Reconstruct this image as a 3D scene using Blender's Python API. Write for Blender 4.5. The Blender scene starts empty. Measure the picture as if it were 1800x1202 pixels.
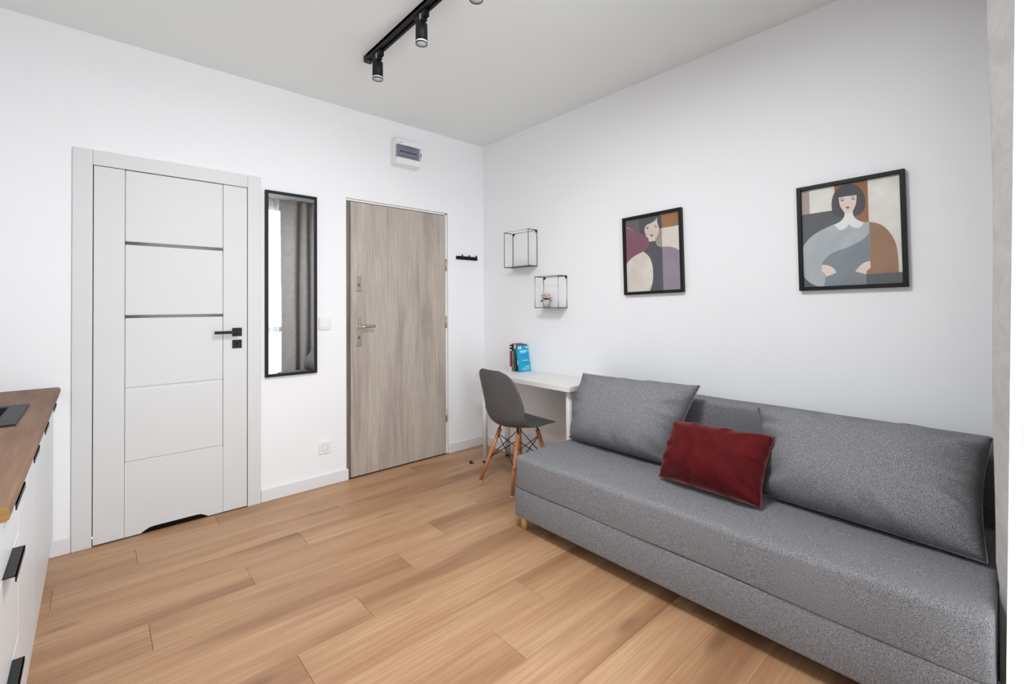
import bpy, bmesh, math, random
from mathutils import Vector, Matrix, noise
random.seed(7)
S = bpy.context.scene
COL = S.collection

# ------------------------------------------------------------------ camera
cam_d = bpy.data.cameras.new('camera')
cam = bpy.data.objects.new('camera', cam_d)
COL.objects.link(cam)
yaw, pitch, roll = math.radians(42.1998), math.radians(0.57025), math.radians(-0.31532)
fw = Vector((math.sin(yaw)*math.cos(pitch), math.cos(yaw)*math.cos(pitch), math.sin(pitch)))
rt = Vector((math.cos(yaw), -math.sin(yaw), 0))
up = rt.cross(fw)
r2 = rt*math.cos(roll) + up*math.sin(roll)
u2 = -rt*math.sin(roll) + up*math.cos(roll)
M = Matrix((r2, u2, -fw)).transposed().to_4x4()
M.translation = Vector((-2.65794, -3.31969, 1.26314))
cam.matrix_world = M
cam_d.sensor_fit = 'HORIZONTAL'
cam_d.sensor_width = 36.0
cam_d.lens = 810.39/1800*36
cam_d.shift_y = -(601-529.71)/1800
cam_d.clip_start = 0.02
S.camera = cam

# ------------------------------------------------------------------ world, daylight, exposure
w = bpy.data.worlds.new('sky'); S.world = w; w.use_nodes = True
w.node_tree.nodes['Background'].inputs[0].default_value = (0.93, 0.96, 1.0, 1)
w.node_tree.nodes['Background'].inputs[1].default_value = 1.5
ld = bpy.data.lights.new('daylight_through_window', 'AREA')
ld.shape = 'RECTANGLE'; ld.size = 1.52; ld.size_y = 2.5; ld.energy = 47; ld.color = (0.94, 0.97, 1.0)
lo = bpy.data.objects.new('daylight_through_window', ld); COL.objects.link(lo)
lo.location = (-1.50, -3.52, 1.36); lo.rotation_euler = (math.radians(90), 0, 0)
S.view_settings.view_transform = 'Standard'
S.view_settings.look = 'None'
S.view_settings.exposure = 0.23
S.view_settings.gamma = 1.0
S.view_settings.use_curve_mapping = False

# ------------------------------------------------------------------ materials
def lin(c):
    return tuple((x/255/12.92 if x/255 <= .04045 else ((x/255+.055)/1.055)**2.4) for x in c) + (1.0,)
MATS = {}
def mat(name, rgb, rough=.5, metal=0, **kw):
    if name in MATS: return MATS[name]
    m = bpy.data.materials.new(name); m.use_nodes = True; MATS[name] = m
    b = m.node_tree.nodes['Principled BSDF']
    b.inputs['Base Color'].default_value = lin(rgb)
    b.inputs['Roughness'].default_value = rough
    b.inputs['Metallic'].default_value = metal
    for k, v in kw.items():
        b.inputs[k.replace('_', ' ')].default_value = v
    return m
class NT:
    def __init__(s, m): s.m = m; s.t = m.node_tree; s.b = s.t.nodes['Principled BSDF']
    def n(s, typ, **kw):
        x = s.t.nodes.new(typ)
        for k, v in kw.items(): setattr(x, k, v)
        return x
    def l(s, a, b): s.t.links.new(a, b)
    def noise(s, vec, scale, detail=3, rough=.5, dist=0):
        x = s.n('ShaderNodeTexNoise'); s.l(vec, x.inputs['Vector'])
        x.inputs['Scale'].default_value = scale; x.inputs['Detail'].default_value = detail
        x.inputs['Roughness'].default_value = rough; x.inputs['Distortion'].default_value = dist
        return x.outputs['Fac']
    def ramp(s, fac, stops, interp='LINEAR'):
        x = s.n('ShaderNodeValToRGB'); s.l(fac, x.inputs[0]); cr = x.color_ramp; cr.interpolation = interp
        while len(cr.elements) < len(stops): cr.elements.new(.5)
        for e, (p, c) in zip(cr.elements, stops): e.position = p; e.color = lin(c)
        return x.outputs[0]
    def mix(s, fac, a, b, mode='MIX'):
        x = s.n('ShaderNodeMix', data_type='RGBA', blend_type=mode)
        if isinstance(fac, (int, float)): x.inputs[0].default_value = fac
        else: s.l(fac, x.inputs[0])
        for i, v in ((6, a), (7, b)):
            if isinstance(v, tuple): x.inputs[i].default_value = v
            else: s.l(v, x.inputs[i])
        return x.outputs[2]
    def math(s, op, a, b=0.):
        x = s.n('ShaderNodeMath', operation=op)
        for i, v in ((0, a), (1, b)):
            if isinstance(v, (int, float)): x.inputs[i].default_value = v
            else: s.l(v, x.inputs[i])
        return x.outputs[0]
    def coords(s, scale=(1, 1, 1), rnd=0):
        tc = s.n('ShaderNodeTexCoord'); mp = s.n('ShaderNodeMapping'); s.l(tc.outputs['Object'], mp.inputs[0])
        mp.inputs['Scale'].default_value = scale
        if rnd:
            oi = s.n('ShaderNodeObjectInfo'); cm = s.n('ShaderNodeCombineXYZ')
            for i, k in enumerate((rnd, rnd*.77, rnd*.31)): s.l(s.math('MULTIPLY', oi.outputs['Random'], k), cm.inputs[i])
            s.l(cm.outputs[0], mp.inputs['Location'])
        return mp.outputs[0]
    def bump(s, h, strength=.2, dist=.002):
        x = s.n('ShaderNodeBump'); s.l(h, x.inputs['Height'])
        x.inputs['Strength'].default_value = strength; x.inputs['Distance'].default_value = dist
        s.l(x.outputs[0], s.b.inputs['Normal'])
    def color(s, c): s.l(c, s.b.inputs['Base Color'])

def paint(name, rgb, rough=.6):
    m = mat(name, rgb, rough); t = NT(m); c = t.coords()
    t.bump(t.noise(c, 350, 2), .04, .001); return m
M_wall = paint('white_wall_paint', (243, 244, 246), .75)
M_ceil = paint('white_ceiling_paint', (238, 242, 241), .85)
M_white = mat('white_lacquer', (217, 218, 218), .45)
M_base = mat('white_baseboard', (228, 228, 229), .4)
M_plastic = mat('white_plastic', (238, 238, 236), .35)
M_black = mat('black_powder_coat', (19, 19, 20), .5, Specular_IOR_Level=.3)
M_blackmetal = mat('black_metal', (14, 14, 15), .4, .2)
M_steel = mat('brushed_nickel', (196, 184, 170), .32, 1)
M_cab = mat('white_satin_cabinet', (228, 232, 235), .35)
M_dark = mat('dark_void', (12, 12, 12), .8)

def wood(name, c_dark, c_mid, c_light, scale, along, rough=.45, rnd=0, knots=False, grainc=None, kf=1.0, kw=1.0):
    """grain stretched along one axis (0 x, 1 y, 2 z)"""
    m = mat(name, c_mid, rough); t = NT(m)
    sc = [1, 1, 1]; sc[along] = .11; c = t.coords(tuple(scale*s for s in sc), rnd)
    broad = t.noise(c, 5.0, 4, .55, .6)
    col = t.ramp(broad, [(.30, c_dark), (.48, c_mid), (.72, c_light)])
    sc2 = [1, 1, 1]; sc2[along] = .035; c2 = t.coords(tuple(scale*s for s in sc2), rnd)
    fine = t.noise(c2, 75, 3, .6)
    # cathedral figure
    wv = t.n('ShaderNodeTexWave', wave_type='BANDS', bands_direction='XYZ'[(along+1) % 3] if along != 2 else 'X')
    sc3 = [1, 1, 1]; sc3[along] = .16; t.l(t.coords(tuple(scale*s for s in sc3), rnd), wv.inputs[0])
    wv.inputs['Scale'].default_value = 7; wv.inputs['Distortion'].default_value = 9
    wv.inputs['Detail'].default_value = 2; wv.inputs['Detail Scale'].default_value = .8
    g = grainc or c_dark
    col = t.mix(t.math('MULTIPLY', t.ramp(fine, [(.42, (255,)*3), (.6, (0,)*3)]), .35*kf), col, lin(g))
    col = t.mix(t.math('MULTIPLY', t.ramp(wv.outputs['Fac'], [(.0, (255,)*3), (.35, (0,)*3)]), .22*kw), col, lin(g))
    if knots:
        vk = t.n('ShaderNodeTexVoronoi', voronoi_dimensions='2D'); sk = [1, 1, 1]; sk[along] = .3
        t.l(t.coords(tuple(s for s in sk), rnd), vk.inputs['Vector']); vk.inputs['Scale'].default_value = 2.7
        vk.inputs['Randomness'].default_value = 1
        k = t.ramp(t.math('ADD', vk.outputs['Distance'], t.math('MULTIPLY', broad, .12)), [(.075, (255,)*3), (.135, (0,)*3)])
        col = t.mix(t.math('MULTIPLY', k, .45), col, lin((100, 72, 56)))
    t.color(col)
    t.bump(fine, .05, .001)
    return m
M_floor = wood('oak_laminate', (152, 111, 80), (182, 140, 103), (202, 163, 125), 1.0, 0, .42, 37.0, True, (132, 94, 70), .75, .28)
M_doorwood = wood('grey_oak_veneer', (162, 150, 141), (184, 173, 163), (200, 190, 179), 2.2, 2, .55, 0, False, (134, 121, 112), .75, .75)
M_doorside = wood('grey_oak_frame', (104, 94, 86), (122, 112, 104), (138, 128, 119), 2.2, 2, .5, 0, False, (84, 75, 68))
M_ctop = wood('brown_oak_worktop', (100, 70, 50), (128, 92, 68), (150, 115, 89), 1.6, 1, .6, 0, False, (92, 66, 51))
M_cedge = wood('raw_oak_edge_band', (168, 122, 70), (190, 143, 88), (206, 162, 106), 3, 0, .5, 0, False, (150, 104, 58))
M_beech = wood('beech_leg', (176, 112, 68), (196, 133, 86), (212, 152, 104), 3, 2, .4, 5, False, (160, 98, 58))
M_sofaleg = wood('light_birch_leg', (190, 142, 84), (206, 160, 100), (220, 178, 120), 3, 2, .4, 5, False, (176, 126, 72))

def fabric(name, c1, c2, c3, scale=330, rough=.95):
    m = mat(name, c2, rough, Specular_IOR_Level=.15); t = NT(m); c = t.coords()
    a = t.noise(c, scale, 2, .7); b = t.noise(c, scale*2.2, 2, .6)
    f = t.math('ADD', t.math('MULTIPLY', a, .55), t.math('MULTIPLY', b, .45))
    t.color(t.ramp(f, [(.37, c1), (.5, c2), (.63, c3)]))
    t.bump(a, .25, .0012)
    return m
M_sofa = fabric('grey_melange_upholstery', (84, 84, 87), (122, 122, 125), (170, 170, 173))
def velvet(name, c1, c2, scale, bs=.25):
    m = mat(name, c2, .8, Sheen_Weight=.35, Sheen_Roughness=.35, Specular_IOR_Level=.1); t = NT(m); c = t.coords()
    n = t.noise(c, scale, 4, .6, 1.2)
    t.color(t.ramp(n, [(.35, c1), (.65, c2)])); t.bump(n, bs, .006)
    return m
M_red = velvet('burgundy_velvet', (78, 16, 20), (94, 24, 27), 7, .15)  # two-tone noise paints velvet sheen patches into the colour
MATS['burgundy_velvet'].node_tree.nodes['Principled BSDF'].inputs['Sheen Tint'].default_value = (1, .5, .45, 1)
M_redseam = mat('burgundy_seam', (118, 44, 42), .8)
M_curt = velvet('taupe_velvet_curtain', (176, 172, 169), (189, 185, 182), 14, .12)
M_shell = mat('grey_matt_plastic', (84, 83, 83), .5)
M_desk = mat('white_melamine', (232, 230, 227), .45)
M_desksteel = mat('white_painted_steel', (234, 233, 231), .4)

def sheer():
    m = bpy.data.materials.new('white_sheer_voile'); m.use_nodes = True; MATS['sheer'] = m
    t = m.node_tree; t.nodes.clear()
    o = t.nodes.new('ShaderNodeOutputMaterial'); d = t.nodes.new('ShaderNodeBsdfDiffuse'); tr = t.nodes.new('ShaderNodeBsdfTranslucent')
    tp = t.nodes.new('ShaderNodeBsdfTransparent'); a = t.nodes.new('ShaderNodeMixShader'); b = t.nodes.new('ShaderNodeMixShader')
    d.inputs[0].default_value = tr.inputs[0].default_value = (.93, .93, .93, 1)
    a.inputs[0].default_value = .6; b.inputs[0].default_value = .25
    t.links.new(d.outputs[0], a.inputs[1]); t.links.new(tr.outputs[0], a.inputs[2])
    t.links.new(a.outputs[0], b.inputs[1]); t.links.new(tp.outputs[0], b.inputs[2]); t.links.new(b.outputs[0], o.inputs[0])
    return m
M_sheer = sheer()
def clear(name, tint=(1, 1, 1, 1), rough=0.02, base=.04):
    m = bpy.data.materials.new(name); m.use_nodes = True; MATS[name] = m
    t = m.node_tree; t.nodes.clear()
    o = t.nodes.new('ShaderNodeOutputMaterial'); tp = t.nodes.new('ShaderNodeBsdfTransparent'); g = t.nodes.new('ShaderNodeBsdfGlossy')
    f = t.nodes.new('ShaderNodeFresnel'); mx = t.nodes.new('ShaderNodeMixShader')
    tp.inputs[0].default_value = tint; g.inputs['Roughness'].default_value = rough; f.inputs[0].default_value = 1.45
    t.links.new(f.outputs[0], mx.inputs[0]); t.links.new(tp.outputs[0], mx.inputs[1]); t.links.new(g.outputs[0], mx.inputs[2]); t.links.new(mx.outputs[0], o.inputs[0])
    return m
M_glass = clear('clear_glass')
M_smoke = clear('smoked_clear_plastic', (.84, .85, .89, 1), .1)
M_mirror = mat('silvered_glass', (238, 240, 240), .0, 1)

# ------------------------------------------------------------------ mesh building
class B:
    """collects shapes into one mesh; coordinates are world (or local to a rotated parent)"""
    def __init__(s): s.bm = bmesh.new()
    def _merge(s, o, smooth=False):
        if smooth:
            for f in o.faces: f.smooth = True
        me = bpy.data.meshes.new('tmp'); o.to_mesh(me); o.free(); s.bm.from_mesh(me); bpy.data.meshes.remove(me); return s
    def box(s, a, b, bev=0, seg=2, smooth=False):
        o = bmesh.new(); bmesh.ops.create_cube(o, size=1)
        for v in o.verts: v.co = Vector([(a[i]+b[i])/2 + v.co[i]*abs(b[i]-a[i]) for i in range(3)])
        if bev: bmesh.ops.bevel(o, geom=list(o.edges), offset=bev, segments=seg, profile=.5, affect='EDGES')
        return s._merge(o, smooth)
    def cyl(s, p0, p1, r0, r1=None, n=20, smooth=True):
        r1 = r0 if r1 is None else r1
        p0, p1 = Vector(p0), Vector(p1); d = p1-p0
        o = bmesh.new(); bmesh.ops.create_cone(o, cap_ends=True, segments=n, radius1=r0, radius2=r1, depth=d.length)
        q = Vector((0, 0, 1)).rotation_difference(d).to_matrix().to_4x4(); q.translation = (p0+p1)/2
        bmesh.ops.transform(o, matrix=q, verts=o.verts)
        for f in o.faces: f.smooth = smooth and len(f.verts) == 4
        return s._merge(o)
    def tube(s, pts, r, n=8, closed=False):
        pts = [Vector(p) for p in pts]; o = bmesh.new(); rings = []; N = len(pts); ref = None
        for i, p in enumerate(pts):
            if closed: d = pts[(i+1) % N]-pts[i-1]
            else: d = pts[min(i+1, N-1)]-pts[max(i-1, 0)]
            d.normalize()
            if ref is None: ref = Vector((0, 0, 1)) if abs(d.z) < .9 else Vector((1, 0, 0))
            x = ref - d*ref.dot(d); x.normalize(); ref = x; y = d.cross(x)
            rings.append([o.verts.new(p+x*r*math.cos(k*2*math.pi/n)+y*r*math.sin(k*2*math.pi/n)) for k in range(n)])
        for i in range(N if closed else N-1):
            A, C = rings[i], rings[(i+1) % N]
            for k in range(n): o.faces.new((A[k], A[(k+1) % n], C[(k+1) % n], C[k])).smooth = True
        if not closed: o.faces.new(rings[0][::-1]); o.faces.new(rings[-1])
        return s._merge(o)
    def prism(s, poly, axis, d0, d1):
        """polygon in the two remaining axes, extruded along axis"""
        o = bmesh.new(); ax = [i for i in range(3) if i != axis]
        def P(p, d):
            c = [0, 0, 0]; c[ax[0]], c[ax[1]], c[axis] = p[0], p[1], d; return c
        A = [o.verts.new(P(p, d0)) for p in poly]; C = [o.verts.new(P(p, d1)) for p in poly]; n = len(poly)
        o.faces.new(A); o.faces.new(C[::-1])
        for i in range(n): o.faces.new((A[i], C[i], C[(i+1) % n], A[(i+1) % n]))
        bmesh.ops.recalc_face_normals(o, faces=o.faces)
        return s._merge(o)
    def lathe(s, prof, c, n=24, axis=2, cap=True):
        o = bmesh.new(); rings = []
        for r, z in prof:
            ring = []
            for k in range(n):
                a = 2*math.pi*k/n; v = [r*math.cos(a), r*math.sin(a), z]
                if axis == 1: v = [v[0], z, v[1]]
                if axis == 0: v = [z, v[0], v[1]]
                ring.append(o.verts.new(Vector(c)+Vector(v)))
            rings.append(ring)
        for A, C in zip(rings, rings[1:]):
            for k in range(n): o.faces.new((A[k], A[(k+1) % n], C[(k+1) % n], C[k])).smooth = True
        if cap and prof[0][0] > 1e-5: o.faces.new(rings[0][::-1])
        if cap and prof[-1][0] > 1e-5: o.faces.new(rings[-1])
        bmesh.ops.remove_doubles(o, verts=o.verts, dist=1e-6)
        bmesh.ops.recalc_face_normals(o, faces=o.faces)
        return s._merge(o)
    def grid(s, fn, nu, nv, thick=0, closeu=False):
        o = bmesh.new(); V = [[o.verts.new(fn(i/nu, j/nv)) for j in range(nv+1)] for i in range(nu+1)]
        for i in range(nu):
            for j in range(nv): o.faces.new((V[i][j], V[i+1][j], V[i+1][j+1], V[i][j+1])).smooth = True
        bmesh.ops.remove_doubles(o, verts=o.verts, dist=1e-6)
        if thick:
            bmesh.ops.recalc_face_normals(o, faces=o.faces)
            bmesh.ops.solidify(o, geom=list(o.faces), thickness=thick)
            for f in o.faces: f.smooth = True
        return s._merge(o)
    def build(s, name, m, parent=None, local=False, kind=None, label=None, shade=None):
        bm = s.bm
        if parent is None: off = Vector((0, 0, 0))
        vs = [v.co for v in bm.verts]
        lo_ = Vector([min(v[i] for v in vs) for i in range(3)]); hi = Vector([max(v[i] for v in vs) for i in range(3)])
        c = Vector(((lo_.x+hi.x)/2, (lo_.y+hi.y)/2, lo_.z))
        bmesh.ops.translate(bm, vec=-c, verts=bm.verts)
        me = bpy.data.meshes.new(name); bm.to_mesh(me); bm.free()
        for x in (m if isinstance(m, (list, tuple)) else [m]): me.materials.append(x)
        ob = bpy.data.objects.new(name, me); COL.objects.link(ob)
        if parent is not None:
            ob.parent = parent
            ob.location = c if local else c - WP(parent)
        else: ob.location = c
        if kind: ob['kind'] = kind
        if label: ob['label'] = label
        return ob
def WP(o):
    p = Vector((0, 0, 0))
    while o is not None: p += o.location; o = o.parent
    return p
def thing(name, label, cat, loc=(0, 0, 0), rz=0, group=None):
    o = bpy.data.objects.new(name, None); COL.objects.link(o); o.empty_display_size = .05
    o.location = loc; o.rotation_euler = (0, 0, rz); o['label'] = label; o['category'] = cat
    if group: o['group'] = group
    return o
def tag(o, label, cat, group=None):
    o['label'] = label; o['category'] = cat
    if group: o['group'] = group
    return o
def struct(o, label=None):
    o['kind'] = 'structure'
    if label: o['label'] = label
    return o
def box(name, a, b, m, parent=None, bev=0, seg=2, **k): return B().box(a, b, bev, seg).build(name, m, parent, **k)
def copy_tree(o, parent=None):
    c = o.copy(); COL.objects.link(c); c.parent = parent
    for ch in list(o.children): copy_tree(ch, c)
    return c

# ------------------------------------------------------------------ room shell
XL, YF, ZC = -3.42, -3.42, 2.73           # left wall, window wall, ceiling
D1 = (-2.664, -1.932, 2.029)              # inner door opening
D2 = (-1.288, -.393, 2.067)               # entrance door opening
b = B()
b.box((XL-.1, 0, 0), (D1[0], .14, ZC)).box((D1[1], 0, 0), (D2[0], .14, ZC)).box((D2[1], 0, 0), (.1, .14, ZC))
b.box((D1[0], 0, D1[2]), (D1[1], .14, ZC)).box((D2[0], 0, D2[2]), (D2[1], .14, ZC)).box((XL-.1, .14, 0), (.1, .18, ZC))
struct(b.build('wall_back', M_wall), 'white wall with the two doors')
struct(box('wall_right', (0, YF-.3, 0), (.1, 0, ZC), M_wall), 'white wall behind the sofa')
struct(box('wall_left', (XL-.1, YF-.3, 0), (XL, 0, ZC), M_wall), 'white wall behind the kitchen cabinets')
W = (-2.30, -.70, .08, 2.64)               # window opening
b = B()
b.box((XL, YF-.22, 0), (W[0], YF, ZC)).box((W[1], YF-.22, 0), (0, YF, ZC))
b.box((W[0], YF-.22, 0), (W[1], YF, W[2])).box((W[0], YF-.22, W[3]), (W[1], YF, ZC))
struct(b.build('wall_front', M_wall), 'white wall with the window')
struct(box('ceiling', (XL-.1, YF-.3, ZC), (.1, .18, ZC+.1), M_ceil), 'flat white ceiling')

# floor: every plank is a part
fl = struct(box('floor', (XL, YF, -.05), (0, .14, -.010), M_dark), 'oak laminate floor')
PW, PL = .1925, 1.285
offs = {0: -2.111, 1: -2.494, 2: -2.7925, 3: -1.808, 4: -2.109, 5: -2.4925, 6: -1.5075, 7: -1.808, 8: -2.107, 9: -1.214, 10: -1.508}
shared = {}
def plank(x0, x1, y1, y0):
    key = (round(x1-x0, 4), round(y1-y0, 4))
    if key not in shared:
        o = B().box((x0+.0005, y0+.0003, -.010), (x1-.0005, y1-.0003, 0), .0007, 1).build('plank', M_floor, fl)
        shared[key] = o.data
    else:
        o = bpy.data.objects.new('plank', shared[key]); COL.objects.link(o); o.parent = fl
        o.location = Vector(((x0+x1)/2, (y0+y1)/2, -.010)) - fl.location
    return o
for k in range(18):
    y1 = -k*PW; y0 = max(y1-PW, YF)
    j = offs.get(k, [-2.11, -1.21, -1.508, -1.808][k % 4])
    cuts = [XL, 0]; x = j
    while x - PL > XL: x -= PL
    while x < 0:
        if XL + .02 < x < -.02: cuts.append(x)
        x += PL
    cuts.sort()
    for a, c in zip(cuts, cuts[1:]): plank(a, c, y1, y0)

# baseboards
def baseboard(name, a, c):
    return struct(B().box(a, c, .004, 2).build(name, M_base))
baseboard('baseboard_back', (-2.823, -.014, 0), (-2.7445, 0, .082))
baseboard('baseboard_back', (-1.855, -.014, 0), (-1.2775, 0, .082))
baseboard('baseboard_back', (-.3935, -.014, 0), (-.014, 0, .082))
baseboard('baseboard_right', (-.014, YF, 0), (0, 0, .082))


# ------------------------------------------------------------------ window behind the camera
win = struct(thing('window_1', 'tall white window with two sashes', 'window', ((W[0]+W[1])/2, YF-.16, W[2])))
del win['category']
yf0, yf1 = YF-.085, YF-.03
b = B()
for x in (W[0], -1.56, -1.50, W[1]-.06): b.box((x, yf0, W[2]), (x+.06, yf1, W[3]), .004)
b.build('window_frame', M_white, win)
b = B()
for (x0, x1) in ((W[0]+.06, -1.56), (-1.44, W[1]-.06)):
    for z in (W[2], .93, W[3]-.07): b.box((x0, yf0, z), (x1, yf1, z+.07), .004)
b.build('sash_rail', M_white, win)
for (x0, x1) in ((W[0]+.06, -1.56), (-1.44, W[1]-.06)):
    for (z0, z1) in ((W[2]+.07, .93), (1.0, W[3]-.07)):
        box('pane', (x0, YF-.062, z0), (x1, YF-.056, z1), M_glass, win)
box('window_sill', (W[0], YF-.03, W[2]-.001), (W[1], YF+.02, W[2]+.02), M_white, win, .004)

# ------------------------------------------------------------------ white inner door
d1 = struct(thing('door_1', 'white panelled inner door with two dark glass strips and black lever handle', 'door', (-2.3, 0, 0))); del d1['category']
box('casing', (-2.743, -.013, 0), (-2.664, .03, 2.108), M_white, d1, .0015, 1)
box('casing', (-1.932, -.013, 0), (-1.856, .03, 2.108), M_white, d1, .0015, 1)
box('casing_head', (-2.6635, -.0125, 2.029), (-1.9325, .03, 2.108), M_white, d1, .0015, 1)
leaf = thing('door_leaf', '', '', (0, 0, 0)); del leaf['label']; del leaf['category']; leaf.parent = d1; leaf.location = (0, 0, 0)
LX = (-2.6605, -2.5315, -2.0672, -1.9355)
box('stile', (LX[0], -.011, .006), (LX[1]-.0012, .028, 2.0255), M_white, leaf, .0015, 1)
box('stile', (LX[2]+.0012, -.011, .006), (LX[3], .028, 2.0255), M_white, leaf, .0015, 1)
zs = [2.0255, 1.6307, 1.6146, 1.2230, 1.2083, .8225, .811, .4165, .405, .006]
for i in (0, 2, 4, 6):
    box('panel', (LX[1], -.0095, zs[i+1]), (LX[2], .026, zs[i]), M_white, leaf, .0045, 2)
poly = [(LX[1], .405), (LX[1], .006), (-2.462, .006), (-2.447, .016), (-2.424, .028), (-2.40, .031), (-2.20, .031), (-2.178, .028), (-2.158, .016), (-2.143, .006), (LX[2], .006), (LX[2], .405)]
B().prism(poly, 1, -.0095, .026).build('panel', M_white, leaf)
M_strip = mat('dark_lacobel_glass', (64, 70, 72), .12)
box('glass_strip', (LX[1]+.001, -.0065, 1.6146), (LX[2]-.001, .02, 1.6307), M_strip, leaf)
box('glass_strip', (LX[1]+.001, -.0065, 1.2083), (LX[2]-.001, .02, 1.2230), M_strip, leaf)
for z in (.811, .405): box('groove', (LX[1]+.001, -.004, z), (LX[2]-.001, .02, z+.0115), M_white, leaf)
hd = thing('door_handle', '', ''); del hd['category']; hd['label'] = 'matt black square lever handle'; hd.parent = d1; hd.location = (.3, 0, 0)
b = B().box((-2.018, -.019, 1.084), (-1.966, -.011, 1.136), .001, 1)
b.build('rose', M_black, hd)
b = B().cyl((-1.992, -.019, 1.110), (-1.992, -.052, 1.110), .010).box((-2.118, -.060, 1.101), (-1.982, -.046, 1.119), .0015, 1)
b.build('lever', M_black, hd)
b = B().box((-2.018, -.017, 1.009), (-1.966, -.011, 1.061), .001, 1)
ek = b.build('lock_plate', M_black, d1, label='matt black square lock plate')
B().box((-1.9955, -.0178, 1.022), (-1.9885, -.0165, 1.038)).cyl((-1.992, -.0178, 1.038), (-1.992, -.0165, 1.038), .006, n=12).build('keyhole', M_dark, ek)

# ------------------------------------------------------------------ entrance door
d2 = struct(thing('door_2', 'grey oak entrance door with nickel handle plate', 'door', (-.84, 0, 0))); del d2['category']
box('door_leaf', (-1.257, -.004, .008), (-.4215, .05, 2.043), M_doorwood, d2, .0025, 2)
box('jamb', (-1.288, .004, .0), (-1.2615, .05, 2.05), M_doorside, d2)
b = B().box((-1.288, .006, 2.050), (-.3935, .06, 2.0645), .002, 1).box((-.4165, .006, 0), (-.3965, .06, 2.0645), .002, 1)
b.build('steel_frame', M_plastic, d2)
for z in (1.62, 1.13, .33):
    B().cyl((-.4185, -.006, z-.05), (-.4185, -.006, z+.05), .0075, n=12).build('hinge', M_steel, d2)
pl = B().box((-1.2195, -.011, 1.380), (-1.1745, -.004, 1.494), .003, 2).build('lock_plate', M_steel, d2, label='nickel upper lock plate')
B().cyl((-1.196, -.0118, 1.425), (-1.196, -.010, 1.425), .010, n=14).build('cylinder', mat('nickel_dark', (120, 112, 104), .35, 1), pl)
pl = B().box((-1.2205, -.012, .971), (-1.1735, -.004, 1.182), .003, 2).build('handle_plate', M_steel, d2, label='long nickel handle plate')
B().cyl((-1.196, -.013, 1.035), (-1.196, -.010, 1.035), .010, n=14).build('cylinder', MATS['nickel_dark'], pl)
B().cyl((-1.197, -.012, 1.115), (-1.197, -.05, 1.115), .010).tube([(-1.203, -.05, 1.114), (-1.17, -.053, 1.115), (-1.12, -.053, 1.117), (-1.088, -.050, 1.116)], .0095, 12).build('lever', M_steel, d2, label='nickel lever')

# ------------------------------------------------------------------ wall mirror
mi = thing('wall_mirror', 'tall narrow mirror in thin black frame between the two doors', 'mirror', (-1.6675, 0, .806))
x0, x1, z0, z1, fwid = -1.832, -1.503, .806, 2.032, .019
for a, c in (((x0, -.022, z0), (x0+fwid, -.002, z1)), ((x1-fwid, -.022, z0), (x1, -.002, z1))):
    box('frame_side', a, c, M_black, mi, .0012, 1)
for a, c in (((x0+fwid, -.022, z0), (x1-fwid, -.002, z0+fwid)), ((x0+fwid, -.022, z1-fwid), (x1-fwid, -.002, z1))):
    box('frame_rail', a, c, M_black, mi, .0012, 1)
box('mirror_glass', (x0+fwid-.002, -.013, z0+fwid-.002), (x1-fwid+.002, -.006, z1-fwid+.002), M_mirror, mi)

# ------------------------------------------------------------------ fuse box, switch, socket, hooks
fb = thing('fuse_box', 'white wall-mounted fuse box with smoked window above the entrance door', 'fuse box', (-.82, 0, 2.375))
X0, X1, Z0, Z1 = -.930, -.711, 2.375, 2.569
b = B()
b.box((X0, -.070, Z0), (X1, 0, Z1), .004).box((X0+.003, -.1, Z1-.045), (X1-.003, -.066, Z1-.002), .006).box((X0+.003, -.1, Z0+.002), (X1-.003, -.066, Z0+.052), .006)
b.build('housing', M_plastic, fb)
box('breaker_plate', (X0+.006, -.074, Z0+.05), (X1-.006, -.068, Z1-.043), mat('grey_plastic', (176, 178, 186), .5), fb)
br = []
for i in range(9):
    xx = X0+.034+i*.0165
    o = B().box((xx, -.086, Z0+.075), (xx+.0155, -.073, Z1-.072), .001, 1).build('breaker', mat('breaker_grey', (196, 197, 202), .5), fb)
    B().box((xx+.004, -.092, Z0+.096), (xx+.0115, -.085, Z0+.108), .001, 1).build('toggle', M_black if i != 2 else mat('toggle_dark', (30, 32, 44), .5), o)
wn = B().box((X0+.003, -.101, Z0+.052), (X1-.003, -.0985, Z1-.045), .001, 1).build('smoked_window', M_smoke, fb)
box('catch', (X1-.010, -.103, Z0+.087), (X1-.004, -.0995, Z0+.110), M_blackmetal, fb)
box('maker_mark', (X0+.018, -.1006, Z1-.031), (X0+.052, -.0995, Z1-.026), mat('print_grey', (150, 150, 152), .6), fb)

sw = thing('light_switch', 'white square light switch beside the mirror', 'light switch', (-1.443, 0, 1.103))
box('frame', (-1.4865, -.010, 1.1030), (-1.3995, 0, 1.1895), M_plastic, sw, .003)
box('rocker', (-1.4715, -.014, 1.1180), (-1.4145, -.009, 1.1745), M_plastic, sw, .002)
so = thing('wall_socket', 'white square power socket low on the wall', 'socket', (-1.449, 0, .262))
b = B().box((-1.4905, -.010, .2290), (-1.4070, 0, .3470-.034), .003)
b.build('frame', M_plastic, so)
dd = B().lathe([(.0001, -.0085), (.0195, -.0085), (.0205, -.0125), (.0225, -.0125), (.0225, -.009)], (-1.4488, 0, .2715), 28, 1).build('socket_well', mat('socket_shade_grey', (205, 205, 203), .4), so)  # grey well colour stands in for shade inside the recess
for dx, dz in ((-.0095, 0.002), (.0095, 0.002), (0, .0125)):
    B().cyl((-1.4488+dx, -.0088, .2715+dz), (-1.4488+dx, -.0070, .2715+dz), .0032, n=10).build('socket_hole', M_dark, dd)

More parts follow.
